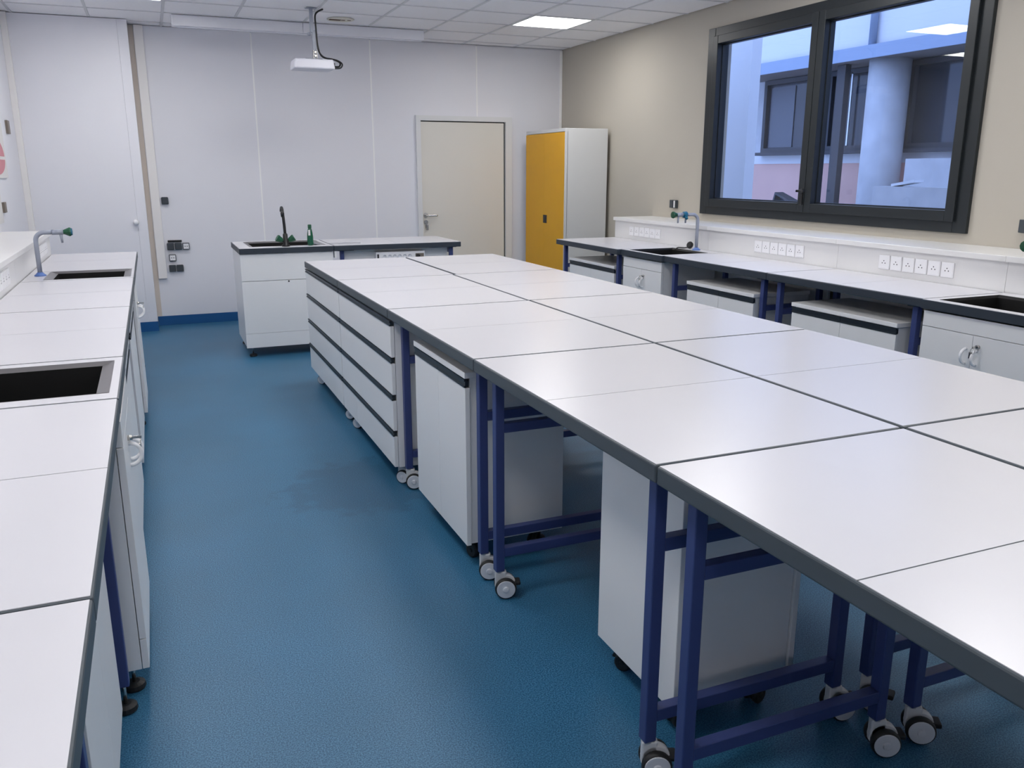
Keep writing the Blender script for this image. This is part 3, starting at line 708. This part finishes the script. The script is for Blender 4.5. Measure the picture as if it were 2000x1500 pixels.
tube(b, spline([(1.452, PY-.018, 2.60), (1.468, PY-.02, 2.535), (1.51, PY-.03, 2.498), (1.60, PY-.05, 2.48), (1.645, PY-.07, 2.45), (1.63, PY-.08, 2.415), (1.578, PY-.08, 2.408)], 6), .0065, 8)
part('cable', b, 'black_plastic', t, label='black cables')
t = thing('projection_screen_casing', 'long white projection screen casing under the ceiling tiles', 'screen casing', (1.5, 8.57, 2.78))
part('casing', bb(.320, 1.464, 8.535, 8.645, 2.800, CZ-.003, bev=.004), 'wall_grey', t)
part('casing', bb(1.467, 2.642, 8.535, 8.645, 2.800, CZ-.003, bev=.004), 'wall_grey', t)
part('bottom_bar', bb(.36, 2.63, 8.585, 8.60, 2.792, 2.801), 'wall_grey', t)
t = thing('ceiling_fitting', 'round yellowed ceiling fitting with brown broken slots beside the projector pole', 'ceiling fitting', (1.76, 8.25, CZ))
part('plate', lathe(B(), [(.125, 0), (.123, -.004), (.116, -.006), (.02, -.007)], (1.76, 8.25, CZ), (0, 0, 1), 32), 'stain_halo', t)
b = B(); box(b, 1.655, 1.76, 8.222, 8.268, CZ-.011, CZ-.006, bev=.002); box(b, 1.765, 1.80, 8.23, 8.255, CZ-.010, CZ-.006, bev=.001); box(b, 1.82, 1.85, 8.225, 8.24, CZ-.010, CZ-.006, bev=.001)
part('slot', b, 'stain', t, label='brown irregular slots')

# ---------------------------------------------------------------- things on the left wall
t = thing('safety_sign', 'white safety sign with red shapes on the white wall', 'sign', (XL, 7.76, 1.5))
part('board', bb(XL, XL+.012, 7.45, 8.07, 1.495, 1.92), 'paper', t)
b = B()
for z0, z1 in ((1.66, 1.80), (1.52, 1.635)):
    n = 10; ctr = (z0 if z0 > 1.6 else z1); sg = 1 if z0 > 1.6 else -1; pts = [(7.60, ctr)]
    for k in range(n+1):
        a = math.pi/2*k/n; pts.append((7.60+.40*math.cos(a), ctr+sg*(z1-z0)*math.sin(a)))
    lo = [b.verts.new((XL+.0122, y, z)) for y, z in pts]; hi = [b.verts.new((XL+.0135, y, z)) for y, z in pts]
    b.faces.new(hi); b.faces.new(lo[::-1])
    for k in range(len(pts)): b.faces.new((lo[k], lo[(k+1) % len(pts)], hi[(k+1) % len(pts)], hi[k]))
part('red_print', b, 'sign_red', t)
tag(ob('notice_sheet', mesh('notice_sheet', bb(XL, XL+.006, 7.0, 7.57, 1.165, 1.44), 'paper')), 'plain white notice board below the safety sign', 'notice')
tag(ob('wall_clip', mesh('wall_clip', bb(XL, XL+.02, 8.39, 8.50, 1.85, 1.96, bev=.003), 'hinge')), 'brown metal clip on the white wall above the safety sign', 'clip')
tag(ob('wall_clip', mesh('wall_clip', bb(XL, XL+.02, 7.60, 7.70, 1.235, 1.315, bev=.003), 'hinge')), 'dark metal clip on the white wall beside the plain notice board', 'clip')

# ---------------------------------------------------------------- outside the window
tag(ob('courtyard_ground', mesh('courtyard_ground', bb(X1+.25, 30, -25, 40, -.25, -.15), 'ground')), 'grey courtyard paving outside the window', 'ground', kind='structure')
t = thing('neighbouring_building', 'white building across the courtyard with dark windows and blue-grey fascia', 'building', (10.5, 9, -.15))
part('lower_wall', bb(9.80, 10.2, -4, 26, -.15, 1.66), 'render_pink', t, label='faded pink painted lower wall')
part('wall', bb(9.80, 10.2, -4, 26, 1.66, 3.05), 'concrete', t)
part('sill_band', bb(9.785, 9.80, -4, 26, 1.66, 1.83), 'render_white', t)
part('soffit', bb(9.02, 9.8, -4, 26, 3.01, 3.04), 'soffit', t)
part('fascia', bb(9.0, 9.03, -4, 26, 3.003, 3.172), 'fascia_blue', t, label='blue-grey metal fascia')
part('upper_wall', bb(9.12, 10.2, -4, 26, 3.172, 6.2), 'render_white', t)
part('downpipe', cyl(B(), (9.07, 9.19, 3.17), (9.07, 9.19, 6.2), .05), 'fascia_blue', t)
for y0, y1, kind in ((11.0, 12.12, 0), (9.72, 10.62, 1), (7.55, 9.08, 2), (5.0, 6.6, 0)):
    z0, z1 = 1.845, 3.0
    wn = part('window', ring(B(), 9.70, 9.80, y0, y1, z0, z1, .07, 0), 'ext_frame', t)
    part('pane', bb(9.77, 9.79, y0+.06, y1-.06, z0+.06, z1-.06), 'ext_glass', wn)
    if kind == 0:
        part('blind', bb(9.755, 9.768, y0+.42, y1-.12, z0+.08, z1-.12), 'ext_blind', wn)
    if kind == 1:
        part('bright_strip', bb(9.70, 9.72, 10.14, 10.165, z0+.05, z1-.05), 'steel_strip', wn)
    if kind == 2:
        part('blind', bb(9.755, 9.768, y0+.1, y0+.72, z0+.08, z1-.10), 'ext_blind', wn)
    part('sill', bb(9.62, 9.80, y0-.06, y1+.06, z0-.05, z0), 'ext_frame', wn)
t = thing('round_column', 'round concrete column across the courtyard', 'column', (9.42, 9.18, -.15))
part('shaft', cyl(B(), (9.42, 9.18, -.15), (9.42, 9.18, 3.01), .27, 40), 'concrete', t)
tag(ob('steel_post', mesh('steel_post', bb(9.22, 9.32, 9.79, 9.95, -.15, 3.0), 'ext_frame')), 'slim dark steel post beside the round concrete column', 'post')
tag(ob('concrete_pier', mesh('concrete_pier', bb(6.2, 6.33, 8.0, 8.75, -.15, 5.5), 'render_white')), 'square white pier outside close to the window', 'pier')
tag(ob('low_wall', mesh('low_wall', bb(8.0, 8.2, 2.0, 7.87, -.15, 1.37), 'concrete')), 'low concrete wall across the courtyard below the round column', 'wall')
tag(ob('planter_block', mesh('planter_block', bb(9.1, 9.6, 5.5, 8.45, -.15, 1.70), 'concrete')), 'concrete block behind the low wall', 'concrete block')
b = bb(8.02, 8.18, 7.30, 7.62, 1.37, 1.40); 
for v in b.verts:
    if v.co.y < 7.4: v.co.z += .05
tag(ob('white_plank', mesh('white_plank', b, 'render_white')), 'white plank lying on the low concrete wall', 'plank')
t = thing('dark_crate', 'dark open crate leaning against the pink wall', 'crate', (8.9, 10.5, .93))
t.rotation_euler = (0.32, 0, 0)
part('crate_frame', ring(B(), -.08, .08, -.2, .2, -.2, .25, .03, 0), 'ext_frame', t, world=False)
part('crate_panel', bb(.03, .05, -.17, .17, -.17, .22), 'ext_blind', t, world=False)
tag(ob('crate_stand', mesh('crate_stand', bb(8.6, 9.2, 10.1, 10.9, -.15, .66), 'concrete')), 'concrete plinth under the dark crate', 'plinth')
